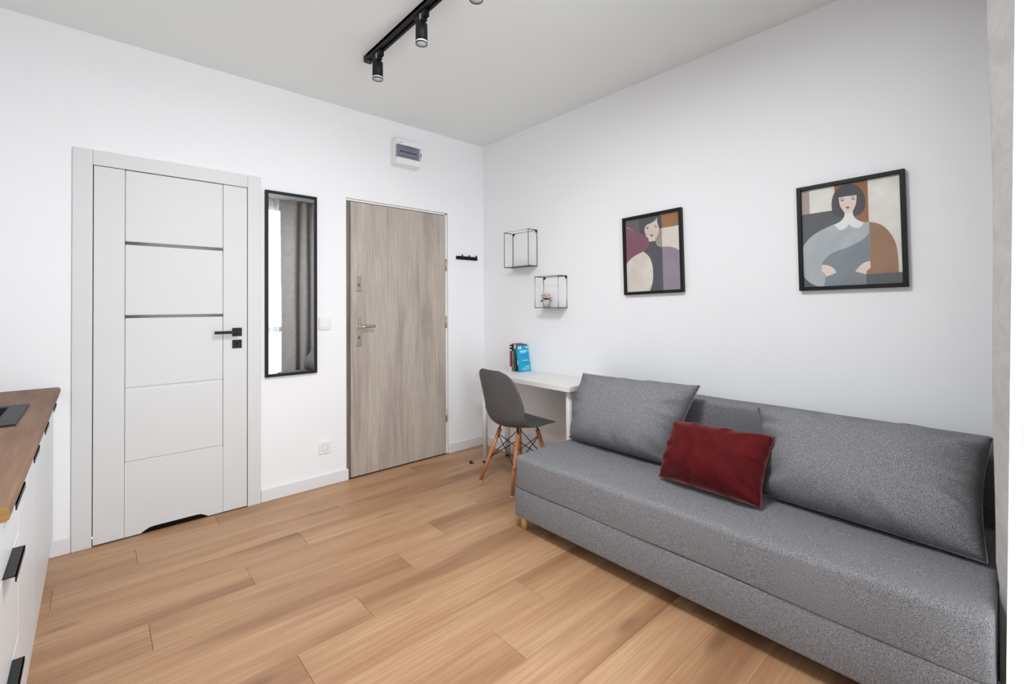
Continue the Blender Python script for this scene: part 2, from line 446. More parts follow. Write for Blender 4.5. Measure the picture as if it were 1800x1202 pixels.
hr = thing('hook_rail', 'short black wall rail with three coat hooks', 'coat hooks', (-.195, 0, 1.66))
B().prism([(-.309, 1.682), (-.305, 1.676), (-.083, 1.676), (-.079, 1.682), (-.079, 1.700), (-.083, 1.706), (-.305, 1.706), (-.309, 1.700)], 1, -.012, 0).build('rail', M_black, hr)
for xx in (-.265, -.190, -.112):
    B().tube([(xx, -.010, 1.690), (xx, -.026, 1.690), (xx, -.036, 1.695), (xx, -.038, 1.706), (xx, -.038, 1.716)], .0065, 10).build('hook', M_black, hr)

# ------------------------------------------------------------------ ceiling track with spotlights
tr = thing('light_track', 'black ceiling track carrying the spotlights', 'track light', (-1.473, -1.5, 2.70))
b = B().box((-1.492, -2.10, 2.697), (-1.478, -.80, ZC)).box((-1.466, -2.10, 2.697), (-1.452, -.80, ZC)).box((-1.492, -2.10, 2.712), (-1.452, -.80, ZC))
b.build('rail', M_black, tr)
ec = B().box((-1.4935, -.80, 2.694), (-1.4505, -.752, ZC), .002, 1).build('end_cap', M_black, tr)
B().cyl((-1.472, -.772, 2.6935), (-1.472, -.772, 2.6945), .003, n=10).build('screw', M_steel, ec)
spot_labels = ['black cylinder spotlight nearest the track end', 'black cylinder spotlight second from the track end', 'black cylinder spotlight cut by the top of the frame']
M_lens = mat('frosted_lens', (214, 214, 214), .35)
M_ring = mat('clear_acrylic_ring', (226, 226, 226), .15)
def spot():
    t = thing('spotlight', spot_labels[0], 'spotlight', (0, 0, 2.55), 0, 'spotlights on the ceiling track')
    t.location = (-1.473, -.893, 2.546); L = dict(local=True)
    B().box((-.014, -.05, .118), (.014, .045, .152), .002, 1).box((-.012, -.035, .102), (.012, .03, .120), .003, 1).build('adapter', M_black, t, **L)
    B().box((-.0155, -.022, .112), (-.0138, -.006, .140)).build('release_tab', M_steel, t, **L)
    B().cyl((0, -.005, .086), (0, -.005, .112), .006).build('stem', M_black, t, **L)
    B().lathe([(.0001, .112-.012), (.026, .1), (.029, .097), (.029, .014), (.027, .014), (.0001, .014)], (0, 0, 0), 28).build('body', M_black, t, **L)
    B().lathe([(.0262, .014), (.0285, .014), (.0285, .006), (.0262, .006), (.0262, .014)], (0, 0, 0), 28, cap=False).build('light_ring', M_ring, t, **L)
    B().lathe([(.0268, .006), (.029, .006), (.029, .001), (.0268, .001), (.0268, .006)], (0, 0, 0), 28, cap=False).build('bezel', M_black, t, **L)
    B().lathe([(.0001, .0025), (.0267, .0025), (.0267, .0055), (.0001, .0055)], (0, 0, 0), 28).build('lens', M_lens, t, **L)
    return t
sp0 = spot()
for i, y in enumerate((-.893, -1.364, -1.800)):
    o = sp0 if i == 0 else copy_tree(sp0)
    o.location = (-1.473, y, 2.546); o['label'] = spot_labels[i]

# ------------------------------------------------------------------ framed posters
def homog(src):
    # unit square (0,0 TL)(1,0 TR)(1,1 BR)(0,1 BL) <- src quad; returns fn pixel -> uv
    import numpy as np
    A = []; bb = []
    for (x, y), (u, v) in zip(src, ((0, 0), (1, 0), (1, 1), (0, 1))):
        A.append([x, y, 1, 0, 0, 0, -u*x, -u*y]); bb.append(u); A.append([0, 0, 0, x, y, 1, -v*x, -v*y]); bb.append(v)
    h = np.linalg.solve(np.array(A, float), np.array(bb, float))
    def f(p):
        d = h[6]*p[0]+h[7]*p[1]+1
        return min(1, max(0, (h[0]*p[0]+h[1]*p[1]+h[2])/d)), min(1, max(0, (h[3]*p[0]+h[4]*p[1]+h[5])/d))
    return f
def smooth_poly(p, closed=True):
    return p
def artmat(rgb):
    nm = 'poster_ink_%d_%d_%d' % rgb
    if nm in MATS: return MATS[nm]
    m = mat(nm, rgb, .7); t = NT(m); c = t.coords()
    n = t.noise(c, 11, 4, .6)
    lo3 = tuple(min(246, int(x*1.05)) for x in rgb); hi3 = tuple(min(250, int(x*1.15)) for x in rgb)
    t.color(t.ramp(n, [(.3, lo3), (.7, hi3)])); return m
def ell(cx, cy, rx, ry, n=12, a=0): return [(cx+rx*math.cos(k*2*math.pi/n)*math.cos(a)-ry*math.sin(k*2*math.pi/n)*math.sin(a), cy+rx*math.cos(k*2*math.pi/n)*math.sin(a)+ry*math.sin(k*2*math.pi/n)*math.cos(a)) for k in range(n)]
def cr(pts, n=4):
    """closed outline; points marked with a third item stay sharp, the rest are rounded (Catmull-Rom)"""
    out = []; N = len(pts)
    for i in range(N):
        p1, p2 = pts[i], pts[(i+1) % N]
        p0 = pts[i-1] if len(p1) == 2 else p1; p3 = pts[(i+2) % N] if len(p2) == 2 else p2
        straight = len(p1) > 2 and len(p2) > 2
        for k in range(1 if straight else n):
            t = k/n
            out.append(tuple(.5*(2*p1[j]+(p2[j]-p0[j])*t+(2*p0[j]-5*p1[j]+4*p2[j]-p3[j])*t*t+(3*p1[j]-p0[j]-3*p2[j]+p3[j])*t**3) for j in (0, 1)))
    return out
def poster(label, yc, zc, tilt, wd, hg, quad, bg, polys):
    t = thing('framed_poster', label, 'picture', (0, yc, zc-hg/2), 0, 'framed posters above the sofa')
    t.location = (-.002, yc, zc); t.rotation_euler = (tilt, 0, 0); L = dict(local=True)
    f = .0185; hw, hh = wd/2, hg/2
    # local: x out of the wall is -x ; y ; z. image u runs to -y, v runs down
    for y0 in (-hw, hw-f): B().box((-.025, y0, -hh), (0, y0+f, hh), .0012, 1).build('frame_side', M_black, t, **L)
    for q0 in (-hh, hh-f): B().box((-.025, -hw+f, q0), (0, hw-f, q0+f), .0012, 1).build('frame_rail', M_black, t, **L)
    iw, ih = wd-2*f, hg-2*f
    H = homog(quad); bm = bmesh.new(); mats = [artmat(bg)]
    def uv3(u, v, k): return (-.010-.00012*k, iw/2-u*iw, ih/2-v*ih)
    fa = bm.faces.new([bm.verts.new(uv3(u, v, 0)) for u, v in ((0, 0), (1, 0), (1, 1), (0, 1))])
    for k, (rgb, pts) in enumerate(polys):
        m = artmat(rgb)
        if m not in mats: mats.append(m)
        vs = []
        for p in cr(pts):
            u, v = H(p)
            if vs and (abs(vs[-1][0]-u)+abs(vs[-1][1]-v)) < 1e-5: continue
            vs.append((u, v))
        fa = bm.faces.new([bm.verts.new(uv3(u, v, k+1)) for u, v in vs]); fa.material_index = mats.index(m)
    for fc in bm.faces:
        fc.normal_update()
        if fc.normal.x > 0: fc.normal_flip()
    bmesh.ops.triangulate(bm, faces=list(bm.faces))
    me = bpy.data.meshes.new('art_print'); bm.to_mesh(me); bm.free()
    for m in mats: me.materials.append(m)
    o = bpy.data.objects.new('art_print', me); COL.objects.link(o); o.parent = t
    B().box((-.008, -iw/2, -ih/2), (-.003, iw/2, ih/2)).build('backing_board', mat('grey_board', (150, 140, 130), .9), t, **L)
    B().box((-.0175, -iw/2-.002, -ih/2-.002), (-.0155, iw/2+.002, ih/2+.002)).build('glass_pane', M_glass, t, **L)
    return t
s = lambda *p: tuple(p)+(1,)
SK = (222, 203, 190); HR = (66, 65, 67)
q1 = [(135, 237), (775, 150), (768, 1095), (124, 1095)]
p1 = [
 ((96, 84, 87), [s(100, 200), s(300, 200), s(305, 400), s(120, 305)]),
 ((160, 110, 64), [s(530, 170), s(800, 120), s(800, 318), s(530, 350)]),
 (HR, [s(292, 180), s(500, 150), (548, 190), (560, 240), s(562, 350), s(500, 400), s(362, 430), s(300, 400)]),
 ((130, 70, 92), [s(120, 304), (250, 368), (362, 425), (400, 470), (400, 520), (372, 578), s(330, 617), (250, 650), (185, 692), s(115, 765)]),
 ((162, 148, 141), [s(520, 350), s(562, 350), s(556, 570), (520, 556), (492, 525), s(478, 470)]),
 ((226, 213, 201), [s(110, 765), (185, 692), (260, 648), s(332, 614), (385, 662), (417, 722), (435, 800), (438, 900), (424, 1010), s(384, 1110), s(100, 1110)]),
 ((70, 70, 76), [s(402, 498), s(482, 490), (490, 530), (515, 560), s(558, 570), s(553, 1110), s(384, 1110), (424, 1010), (438, 900), (435, 800), (417, 722), (385, 662), s(332, 614), (372, 578), (396, 535)]),
 ((150, 136, 150), [s(558, 569), (625, 571), (700, 588), s(790, 640), s(790, 1110), s(553, 1110)]),
 (SK, [s(506, 210), (514, 285), (528, 335), (525, 390), (505, 440), s(482, 470), s(479, 495), s(404, 501), s(400, 468), (375, 428), (358, 380), (362, 330), (385, 298), (440, 276), (488, 248)]),
 ((74, 62, 60), [s(366, 342), (388, 329), s(415, 333), (390, 336)]),
 ((74, 62, 60), [s(474, 330), (492, 317), s(516, 322), (494, 324)]),
 ((140, 100, 92), ell(391, 341, 14, 6)), ((140, 100, 92), ell(491, 330, 13, 6)),
 ((74, 62, 60), [s(370, 322), (392, 306), s(416, 320), (394, 311)]),
 ((74, 62, 60), [s(458, 318), (484, 300), s(508, 306), (486, 305)]),
 ((140, 98, 98), ell(440, 428, 17, 13)),
]
poster('small framed poster of a dark-haired woman in a black polo neck', -1.7395, 1.5947, -.024, .421, .516, q1, (225, 213, 201), p1)
q2 = [(145, 265), (1028, 130), (1022, 1108), (140, 1120)]
p2 = [
 ((172, 153, 145), [s(120, 240), s(215, 230), s(215, 466), s(120, 478)]),
 ((150, 100, 58), [s(440, 180), s(738, 140), s(736, 560), s(600, 560), s(440, 420)]),
 ((80, 84, 84), [s(120, 478), s(440, 439), s(540, 480), s(520, 530), (440, 568), (350, 598), (250, 650), (185, 705), s(120, 790)]),
 (HR, [(575, 207), (500, 228), (440, 285), (415, 350), (411, 425), (428, 478), (470, 502), s(520, 505), s(600, 500), (655, 487), (698, 440), (712, 380), (704, 310), (680, 258), (635, 220)]),
 ((168, 175, 178), [s(428, 566), (465, 614), (510, 614), s(557, 568), (600, 602), (650, 602), s(690, 555), s(738, 555), s(735, 645), (700, 692), (640, 730), (540, 776), (440, 806), (380, 835), (330, 880), s(305, 922), s(303, 990), s(338, 1012), s(318, 1130), s(285, 1130), (190, 1080), s(120, 1000), s(120, 790), (185, 705), (250, 650), (350, 598)]),
 ((120, 131, 136), [s(735, 645), s(737, 960), s(697, 1000), s(697, 1130), s(318, 1130), s(338, 1012), s(305, 990), s(305, 922), (330, 880), (380, 835), (440, 806), (540, 776), (640, 730), (700, 692)]),
 ((150, 113, 77), [s(738, 555), (800, 564), (870, 600), (930, 670), (970, 760), (985, 880), s(986, 1030), s(695, 1030), s(700, 990), s(736, 965)]),
 ((80, 83, 83), [s(695, 1022), s(1060, 1009), s(1060, 1130), s(695, 1130)]),
 ((70, 70, 70), [s(120, 1000), (190, 1080), s(285, 1130), s(120, 1140)]),
 ((230, 207, 194), [s(305, 924), (360, 932), (410, 962), s(432, 1000), s(340, 1033), (328, 1006), s(305, 988)]),
 ((230, 207, 194), [s(736, 904), (690, 914), (640, 946), s(598, 994), s(695, 1022), (704, 990), s(736, 965)]),
 ((234, 230, 226), [s(525, 472), s(597, 470), (606, 502), (640, 535), s(690, 555), (680, 580), (650, 602), (600, 602), s(557, 568), (545, 590), (510, 614), (465, 614), s(428, 568), (480, 545), (514, 508)]),
 ((228, 208, 194), [s(475, 329), s(540, 318), s(636, 309), (634, 352), (622, 405), s(597, 452), s(597, 470), s(524, 473), s(518, 455), (486, 405)]),
 ((70, 60, 58), [s(480, 362), (505, 348), s(530, 354), (507, 354)]), ((70, 60, 58), [s(582, 348), (605, 336), s(630, 344), (606, 342)]),
 ((150, 112, 98), ell(508, 357, 14, 5)), ((150, 112, 98), ell(606, 345, 14, 5)),
 ((70, 60, 58), [s(478, 348), (505, 334), s(540, 345), (508, 339)]), ((70, 60, 58), [s(572, 338), (598, 324), s(634, 324), (600, 329)]),
 ((142, 96, 92), ell(554, 420, 16, 11)),
 ((92, 94, 94), [s(150, 1106), s(240, 1102), s(240, 1106), s(150, 1110)]),
]
poster('large framed poster of a woman with a black bob and white collar', -2.7778, 1.5943, -.016, .4215, .520, q2, (224, 217, 209), p2)

# ------------------------------------------------------------------ wire cube shelves
def cube_shelf(label, y0, y1, z0, z1, d):
    t = thing('wire_shelf', label, 'shelf', (-.06, (y0+y1)/2, z0), 0, 'black wire cube shelves')
    r = .0028; xb, xf = -.004, -d
    for nm, x in (('back_wire', xb), ('front_wire', xf)):
        B().tube([(x, y0, z0), (x, y1, z0), (x, y1, z1), (x, y0, z1)], r, 8, True).build(nm, M_blackmetal, t)
    for y in (y0, y1):
        for z in (z0, z1): B().tube([(xb, y, z), (xf, y, z)], r, 8).build('side_wire', M_blackmetal, t)
    box('base_plate', (xf, y1, z0-.001), (xb, y0, z0+.001), M_blackmetal, t)
    for y in (y0-.010, y1+.010): B().cyl((-.0, y, z1-.010), (-.004, y, z1-.010), .009, n=14).build('mounting_eye', M_blackmetal, t)
    return t
cube_shelf('larger empty black wire cube shelf high on the wall', -.408, -.697, 1.586, 1.877, .102)
cube_shelf('smaller black wire cube shelf holding the flower pot', -.768, -1.012, 1.248, 1.490, .102)

# potted flower
px_, py_, pz_ = -.055, -.845, 1.2492
fp = thing('potted_flower', 'tiny white pot of pink flowers on the smaller wire shelf', 'plant', (px_, py_, pz_))
B().lathe([(.0001, 0), (.022, 0), (.029, .054), (.031, .056), (.031, .060), (.0275, .060), (.026, .052), (.0001, .052)], (px_, py_, pz_), 24).build('pot', mat('white_ceramic', (236, 234, 228), .3), fp)
M_leaf = mat('leaf_green', (62, 98, 52), .5); M_leaf2 = mat('leaf_dark_green', (40, 72, 42), .5)
M_pet = mat('pink_petal', (240, 182, 172), .6); M_pet2 = mat('pale_pink_petal', (246, 206, 196), .6)
for i in range(22):
    a = i*2.4 + random.uniform(-.3, .3); ln = random.uniform(.035, .058); el = random.uniform(.15, .9); wd = random.uniform(.007, .011)
    if i == 0: a, ln, el = math.radians(75), .075, .18
    def lf(u, v, a=a, ln=ln, el=el, wd=wd):
        r = .004+ln*u; z = pz_+.056+math.sin(el)*ln*u*1.1-.02*u*u; w = wd*math.sin(math.pi*min(1, .08+u*.92))*(v-.5)*2
        return Vector((px_+math.cos(a)*r*math.cos(el)-math.sin(a)*w, py_+math.sin(a)*r*math.cos(el)+math.cos(a)*w, z+abs(v-.5)*.006))
    B().grid(lf, 5, 2, .0006).build('leaf', M_leaf if i % 2 else M_leaf2, fp)
for i, (dx, dy, dz, r) in enumerate(((-.008, -.006, .098, .021), (-.006, .016, .096, .016), (.008, -.022, .096, .017), (-.018, -.022, .092, .016), (-.012, .034, .096, .011))):
    c0 = Vector((px_+dx, py_+dy, pz_+dz))
    B().tube([(px_+dx*.3, py_+dy*.3, pz_+.05), (px_+dx*.8, py_+dy*.8, pz_+dz-.02), tuple(c0-Vector((0, 0, .004)))], .0016, 6).build('stem', M_leaf, fp)
    b = B()
    for ring, (n, rr, zz) in enumerate(((6, 1, 0), (5, .62, .4), (3, .3, .65))):
        for k in range(n):
            a = k*2*math.pi/n + ring*.5
            def pf(u, v, a=a, rr=rr, zz=zz):
                w = (v-.5)*1.3*rr; h = zz*r + r*.5*u*u - .3*r
                return c0 + Vector((math.cos(a+w)*r*rr*(.25+.75*u), math.sin(a+w)*r*rr*(.25+.75*u), h))
            b.grid(pf, 3, 3, .0008)
    b.build('flower', M_pet if i % 2 == 0 else M_pet2, fp)

# ------------------------------------------------------------------ desk
DZ = .732
dk = thing('desk', 'narrow white desk with round metal legs against the wall', 'desk', (-.185, -.85, 0))
box('tabletop', (-.368, -1.340, DZ-.034), (-.003, -.355, DZ), M_desk, dk, .0015, 1)
for x, y in ((-.310, -.398), (-.068, -.398), (-.312, -1.292), (-.068, -1.292)):
    o = B().cyl((x, y, .018), (x, y, DZ-.040), .0205, n=24).cyl((x, y, DZ-.040), (x, y, DZ-.034), .034, n=24).build('leg', M_desksteel, dk)
    B().cyl((x, y, 0), (x, y, .018), .018, n=20).build('rubber_foot', M_black, o)
# small stopper lying on the floor
ds = thing('door_stop', 'tiny dark brown stopper lying on the floor near the desk leg', 'door stop', (-.406, -.334, 0))
B().lathe([(.0001, 0), (.013, 0), (.0135, .012), (.010, .018), (.0001, .0195)], (-.406, -.334, 0), 18).build('rubber_body', mat('dark_rubber', (46, 34, 28), .6), ds)
B().box((-.402, -.356, 0), (-.388, -.338, .006), .002).build('metal_tab', mat('aged_metal', (96, 78, 62), .4, .6), ds)

# books
def book(label, y0, y1, x0, x1, h, spine, lean=0, cover=None):
    t = thing('book', label, 'book', ((x0+x1)/2, y0, DZ), 0, 'books on the desk'); t.location = ((x0+x1)/2, y0, DZ+.0002); t.rotation_euler = (lean, 0, 0)
    L = dict(local=True); hw = (x1-x0)/2; th = y1-y0
    B().box((-hw+.003, .0015, .002), (hw-.003, th-.0015, h-.002)).build('page_block', mat('paper', (236, 230, 218), .9), t, **L)
    b = B().box((-hw, 0, 0), (hw, .0015, h)).box((-hw, th-.0015, 0), (hw, th, h)).box((-hw, 0, 0), (-hw+.002, th, h))
    b.build('cover', cover or spine, t, **L)
    return t, hw, th
M_bred = mat('book_dark_red', (142, 62, 74), .5); M_bgrey = mat('book_grey', (150, 146, 140), .5); M_bblue = mat('book_blue', (6, 158, 200), .4)
M_bolive = mat('book_dark_olive', (70, 68, 58), .5); M_bw = mat('book_white', (228, 226, 224), .5); M_blk = mat('book_black', (28, 26, 26), .5); M_org = mat('book_orange', (214, 120, 70), .5)
t, hw, th = book('thin dark red paperback at the left end of the desk books', -.530, -.506, -.135, -.010, .222, M_bred)
for z0, z1, m in ((.0, .035, M_bw), (.165, .222, M_bw), (.178, .192, M_bred), (.203, .214, M_org)): B().box((-hw-.0006, -.0002+.001, z0), (-hw+.001, th-.001, z1)).build('spine_print', m, t, local=True)
t, hw, th = book('pale grey paperback with black spine top, second from the left', -.549, -.531, -.132, -.008, .218, M_bgrey)
for z0, z1, m in ((.165, .218, M_blk), (.02, .026, M_blk), (.05, .10, mat('print_mid_grey', (120, 118, 114), .6))): B().box((-hw-.0006, .002, z0), (-hw+.001, th-.002, z1)).build('spine_print', m, t, local=True)
t, hw, th = book('dark olive paperback standing behind the blue book', -.572, -.550, -.128, -.006, .216, M_bolive)
B().box((-hw-.0006, .001, .185), (-hw+.001, th-.001, .216)).build('spine_print', M_bw, t, local=True)
t, hw, th = book('bright blue guide book leaning against the other books', -.622, -.606, -.132, -.006, .213, M_bblue, math.radians(-10))
t.location.z += .0006
M_pale = mat('print_pale_blue', (150, 214, 236), .5)
def fprint(x0, x1, z0, z1, m): B().box((x0, -.0005, z0), (x1, .0006, z1)).build('cover_print', m, t, local=True)
fprint(-.048, -.016, .184, .205, M_bw); fprint(-.037, -.029, .189, .199, mat('print_brown', (120, 86, 70), .6))
fprint(.033, .060, .190, .201, M_bw); fprint(.033, .060, .201, .208, mat('print_violet', (110, 90, 150), .6))
for z0, z1, x0, x1 in ((.160, .172, -.035, .052), (.150, .159, -.028, .025)): fprint(x0, x1, z0, z1, M_pale)
for z in (.136, .127, .118, .070, .061): fprint(-.025, .048, z, z+.0022, mat('print_mid_blue', (20, 120, 160), .5))
fprint(-.02, .05, .086, .093, M_pale); fprint(.006, .05, .036, .045, M_pale); fprint(-.03, .052, .024, .030, M_pale); fprint(-.03, .052, .012, .017, M_pale)
B().box((-hw-.0008, .003, .06), (-hw+.001, th-.003, .095)).build('spine_print', M_bw, t, local=True)

# ------------------------------------------------------------------ shell chair
ch = thing('shell_chair', 'grey plastic shell chair with beech legs and black wire braces', 'chair', (-.400, -.872, 0), math.radians(-4))
L = dict(local=True)
prof = [(.236, .414), (.216, .432), (.16, .442), (.085, .438), (.005, .428), (-.07, .422), (-.125, .428), (-.163, .452), (-.186, .498), (-.200, .560), (-.211, .630), (-.221, .700), (-.229, .760), (-.234, .800), (-.236, .824)]
halfw = [.120, .180, .207, .218, .224, .226, .224, .222, .222, .222, .219, .212, .194, .160, .095]
rise = [0, .0, .002, .006, .014, .032, .066, .084, .066, .034, .012, 0, 0, 0, 0]      # side lift of the seat
wrap = [0, 0, 0, 0, 0, .006, .022, .050, .074, .082, .076, .064, .048, .030, .012]  # sides come forward on the back
def interp(A, t):
    f = t*(len(A)-1); i = min(int(f), len(A)-2); f -= i
    p0, p1, p2, p3 = A[max(i-1, 0)], A[i], A[i+1], A[min(i+2, len(A)-1)]
    def c(a, b, d, e): return .5*(2*b+(d-a)*f+(2*a-5*b+4*d-e)*f*f+(3*b-a-3*d+e)*f**3)
    return tuple(c(p0[k], p1[k], p2[k], p3[k]) for k in range(len(p1))) if isinstance(p1, tuple) else c(p0, p1, p2, p3)
def shell(u, v):
    x, z = interp(prof, v); hw_ = interp(halfw, v); rs = interp(rise, v); wp = interp(wrap, v); k = u*2-1
    q = abs(k)**2.2
    return Vector((x+wp*q, hw_*k, z+rs*q))
B().grid(shell, 28, 56, -.007).build('seat_shell', M_shell, ch, **L)
legs = {}
for sx, sy in ((-1, 1), (-1, -1), (1, 1), (1, -1)):
    top = Vector((.090*sx+.018, .104*sy, .374)); bot = Vector((.190*sx-.002, .182*sy, 0)); legs[(sx, sy)] = (top, bot)
    lg = B().cyl(bot+Vector((0, 0, .004)), top, .0112, .0158, 18).build('leg', M_beech, ch, **L)
    g = B().cyl(bot, bot+Vector((0, 0, .006)), .0118, n=14); g.build('glide', mat('clear_glide', (200, 196, 190), .4), lg).location = Vector(bot) - lg.location
    inner = Vector((.075*sx+.01, .085*sy, .428))
    B().tube([tuple(top+(bot-top)*.10), tuple(top+Vector((0, 0, .012))), tuple(inner)], .006, 8).box(inner-Vector((.016, .016, .006)), inner+Vector((.016, .016, .004))).build('bracket', M_blackmetal, ch, **L)
def at(k, f): t_, b_ = legs[k]; return t_+(b_-t_)*f
order = [(-1, 1), (-1, -1), (1, -1), (1, 1)]
for i in range(4):
    a, c = order[i], order[(i+1) % 4]
    for fa, fc in ((.10, .56), (.56, .10)):
        B().tube([tuple(at(a, fa)), tuple(at(c, fc))], .0032, 8).build('wire_brace', M_blackmetal, ch, **L)
for k in order:
    for f in (.10, .56):
        d = Vector((k[0], k[1], 0)).normalized()*.017
        B().cyl(at(k, f)-d, at(k, f)+d, .0042, n=10).build('bolt', M_steel if f < .2 else M_blackmetal, ch, **L)

# ------------------------------------------------------------------ sofa
sf = thing('sofa', 'long grey fabric sofa bed with box base on short wooden legs', 'sofa', (-.45, -2.32, 0))
SX0, SX1, SY0, SY1 = -.882, -.035, -3.263, -1.376
def soft_box(a, c, bev, seg=5, sub=14, amp=0, low=None):
    o = bmesh.new(); bmesh.ops.create_cube(o, size=1)
    for v in o.verts: v.co = Vector([(a[i]+c[i])/2 + v.co[i]*abs(c[i]-a[i]) for i in range(3)])
    zm = (a[2]+c[2])/2
    if low is None: bmesh.ops.bevel(o, geom=list(o.edges), offset=bev, segments=seg, profile=.5, affect='EDGES')
    else:
        bmesh.ops.bevel(o, geom=[e for e in o.edges if max(v.co.z for v in e.verts) > zm], offset=bev, segments=seg, profile=.5, affect='EDGES')
        bmesh.ops.bevel(o, geom=[e for e in o.edges if max(v.co.z for v in e.verts) < a[2]+1e-4], offset=low, segments=3, profile=.5, affect='EDGES')
    big = [e for e in o.edges if e.calc_length() > .15]
    bmesh.ops.subdivide_edges(o, edges=big, cuts=sub, use_grid_fill=True)
    if amp:
        for v in o.verts: v.co += Vector([noise.noise(v.co*3.1+Vector((k*7.3, 2, 1)))*amp for k in range(3)])
    b = B(); b._merge(o, True); return b
soft_box((SX0, SY0, .075), (SX1, SY1, .2375), .008, 3).build('base_box', M_sofa, sf)
soft_box((SX0-.002, SY0, .2385), (SX1-.10, SY1, .418), .026, 6, 14, .006, .007).build('seat_mattress', M_sofa, sf)
soft_box((-.165, SY0+.005, .236), (SX1+.010, SY1-.004, .742), .028, 5, 10, .003).build('backrest', M_sofa, sf)
for x, y in ((-.838, -1.408), (-.838, -3.235), (-.08, -1.408), (-.08, -3.235)):
    B().cyl((x, y, 0), (x, y, .078), .0185, .021, 20).build('leg', M_sofaleg, sf)
# a loose thread loop at the corner
B().tube([(-.880, -3.270, .262), (-.887, -3.274, .250), (-.888, -3.274, .225), (-.884, -3.276, .200), (-.889, -3.275, .185)], .0022, 6).build('loose_tape', mat('dark_tape', (44, 46, 58), .8), sf)

# cushions: pillow stretched between four corners (TL TR BR BL as seen from the room)
def pillow(root, corners, thick, m, seam_m, seed, back=.5, pinch=.05, wr=.006, n=44, sag=0):
    TL, TR, BR, BL = [Vector(c) for c in corners]
    N = ((BR-TL).cross(TR-BL)).normalized()
    if N.x > 0: N = -N
    cen = (TL+TR+BR+BL)/4
    rnd = random.Random(seed); ph = [rnd.uniform(0, 6.3) for _ in range(8)]
    def mid(u, v):
        a, c = u*2-1, v*2-1
        # edges bow inwards between the corners
        uu = .5+.5*a*(1-pinch*(1-c**2)*abs(a)**3); vv = .5+.5*c*(1-pinch*(1.4 if c < 0 else .2)*(1-a**2)*abs(c)**3)
        return TL*(1-uu)*(1-vv)+TR*uu*(1-vv)+BR*uu*vv+BL*(1-uu)*vv
    def th(u, v):
        a, c = abs(u*2-1), abs(v*2-1)
        return max(0, (1-a**3.0))**.5*max(0, (1-c**2.6))**.5*(1+sag*(v-.5))
    def face(sgn, amt):
        def f(u, v):
            a, c = u*2-1, v*2-1; t = th(u, v); e = max(abs(a), abs(c))
            wk = 0
            if 0 < e < 1:
                k = math.exp(-((e-.86)/.16)**2)
                p = math.atan2(c, a)
                wk = wr*k*(math.sin(p*11+ph[0])+.7*math.sin(p*17+ph[1])+.5*math.sin(p*27+ph[2]))*.6
                wk += wr*.9*noise.noise(Vector((u*3.2+seed, v*2.6, sgn)))*t
            return mid(u, v)+N*(sgn*amt*t+wk*min(1, t*3))
        return f
    fr = B().grid(face(1, thick*(1-back)), n, n); bk = B().grid(face(-1, thick*back), n, n)
    me = bpy.data.meshes.new('t'); bk.bm.to_mesh(me); bk.bm.free(); fr.bm.from_mesh(me); bpy.data.meshes.remove(me)
    bmesh.ops.remove_doubles(fr.bm, verts=fr.bm.verts, dist=1e-5); bmesh.ops.recalc_face_normals(fr.bm, faces=fr.bm.faces)
    body = fr.build('cushion_body', m, root)
    pts = []
    K = 36
    for i in range(K): pts.append(mid(i/K, 0))
    for i in range(K): pts.append(mid(1, i/K))
    for i in range(K): pts.append(mid(1-i/K, 1))
    for i in range(K): pts.append(mid(0, 1-i/K))
    B().tube([tuple(p) for p in pts], .002, 6, True).build('seam', seam_m, root)
M_sofaseam = M_sofa
c1 = thing('sofa_cushion', 'grey fabric back cushion at the desk end of the sofa', 'cushion', (-.36, -1.78, .42), 0, 'grey sofa back cushions')
pillow(c1, ((-.235, -1.350, .812), (-.225, -2.150, .826), (-.450, -2.100, .436), (-.445, -1.408, .436)), .22, M_sofa, M_sofaseam, 3, .30, .055, .009)
c2 = thing('sofa_cushion', 'grey fabric back cushion at the curtain end of the sofa', 'cushion', (-.36, -2.85, .42), 0, 'grey sofa back cushions')
pillow(c2, ((-.240, -2.446, .757), (-.228, -3.249, .771), (-.548, -3.241, .436), (-.490, -2.545, .436)), .215, M_sofa, M_sofaseam, 8, .26, .055, .016)
c3 = thing('throw_pillow', 'small burgundy velvet pillow lying against the grey cushions', 'pillow', (-.54, -2.36, .42))
pillow(c3, ((-.455, -2.131, .677), (-.470, -2.600, .690), (-.633, -2.596, .430), (-.628, -2.133, .434)), .17, M_red, M_redseam, 5, .22, .06, .010)

# ------------------------------------------------------------------ curtains at the window
CP = [(-.815, -3.316), (-.76, -3.304), (-.70, -3.279), (-.665, -3.264), (-.640, -3.269), (-.622, -3.300), (-.606, -3.350), (-.588, -3.374), (-.568, -3.340), (-.548, -3.290), (-.520, -3.270), (-.492, -3.285), (-.474, -3.330), (-.456, -3.372), (-.432, -3.345), (-.408, -3.290), (-.380, -3.274), (-.350, -3.292), (-.332, -3.345), (-.310, -3.370), (-.285, -3.325), (-.258, -3.280), (-.235, -3.300), (-.222, -3.340)]
def curtain_fn(u, v):
    f = u*(len(CP)-1); i = min(int(f), len(CP)-2); f -= i
    p = [CP[min(max(i+k, 0), len(CP)-1)] for k in (-1, 0, 1, 2)]
    c = lambda a, b, d, e: .5*(2*b+(d-a)*f+(2*a-5*b+4*d-e)*f*f+(3*b-a-3*d+e)*f**3)
    x, y = (c(*[q[k] for q in p]) for k in (0, 1))
    z = .02+2.68*v
    y += .004*math.sin(v*7+u*5) - .004*abs(v-.55)*2 + .0025*math.sin(v*17+u*9)
    y -= .007*(1-min(1, max(0, (z-.425)/.05)))
    y -= .010*max(0, v-.35)*max(0, 1-u*6)
    x += .006*math.sin(v*5+u*11)
    return Vector((x, y, z))
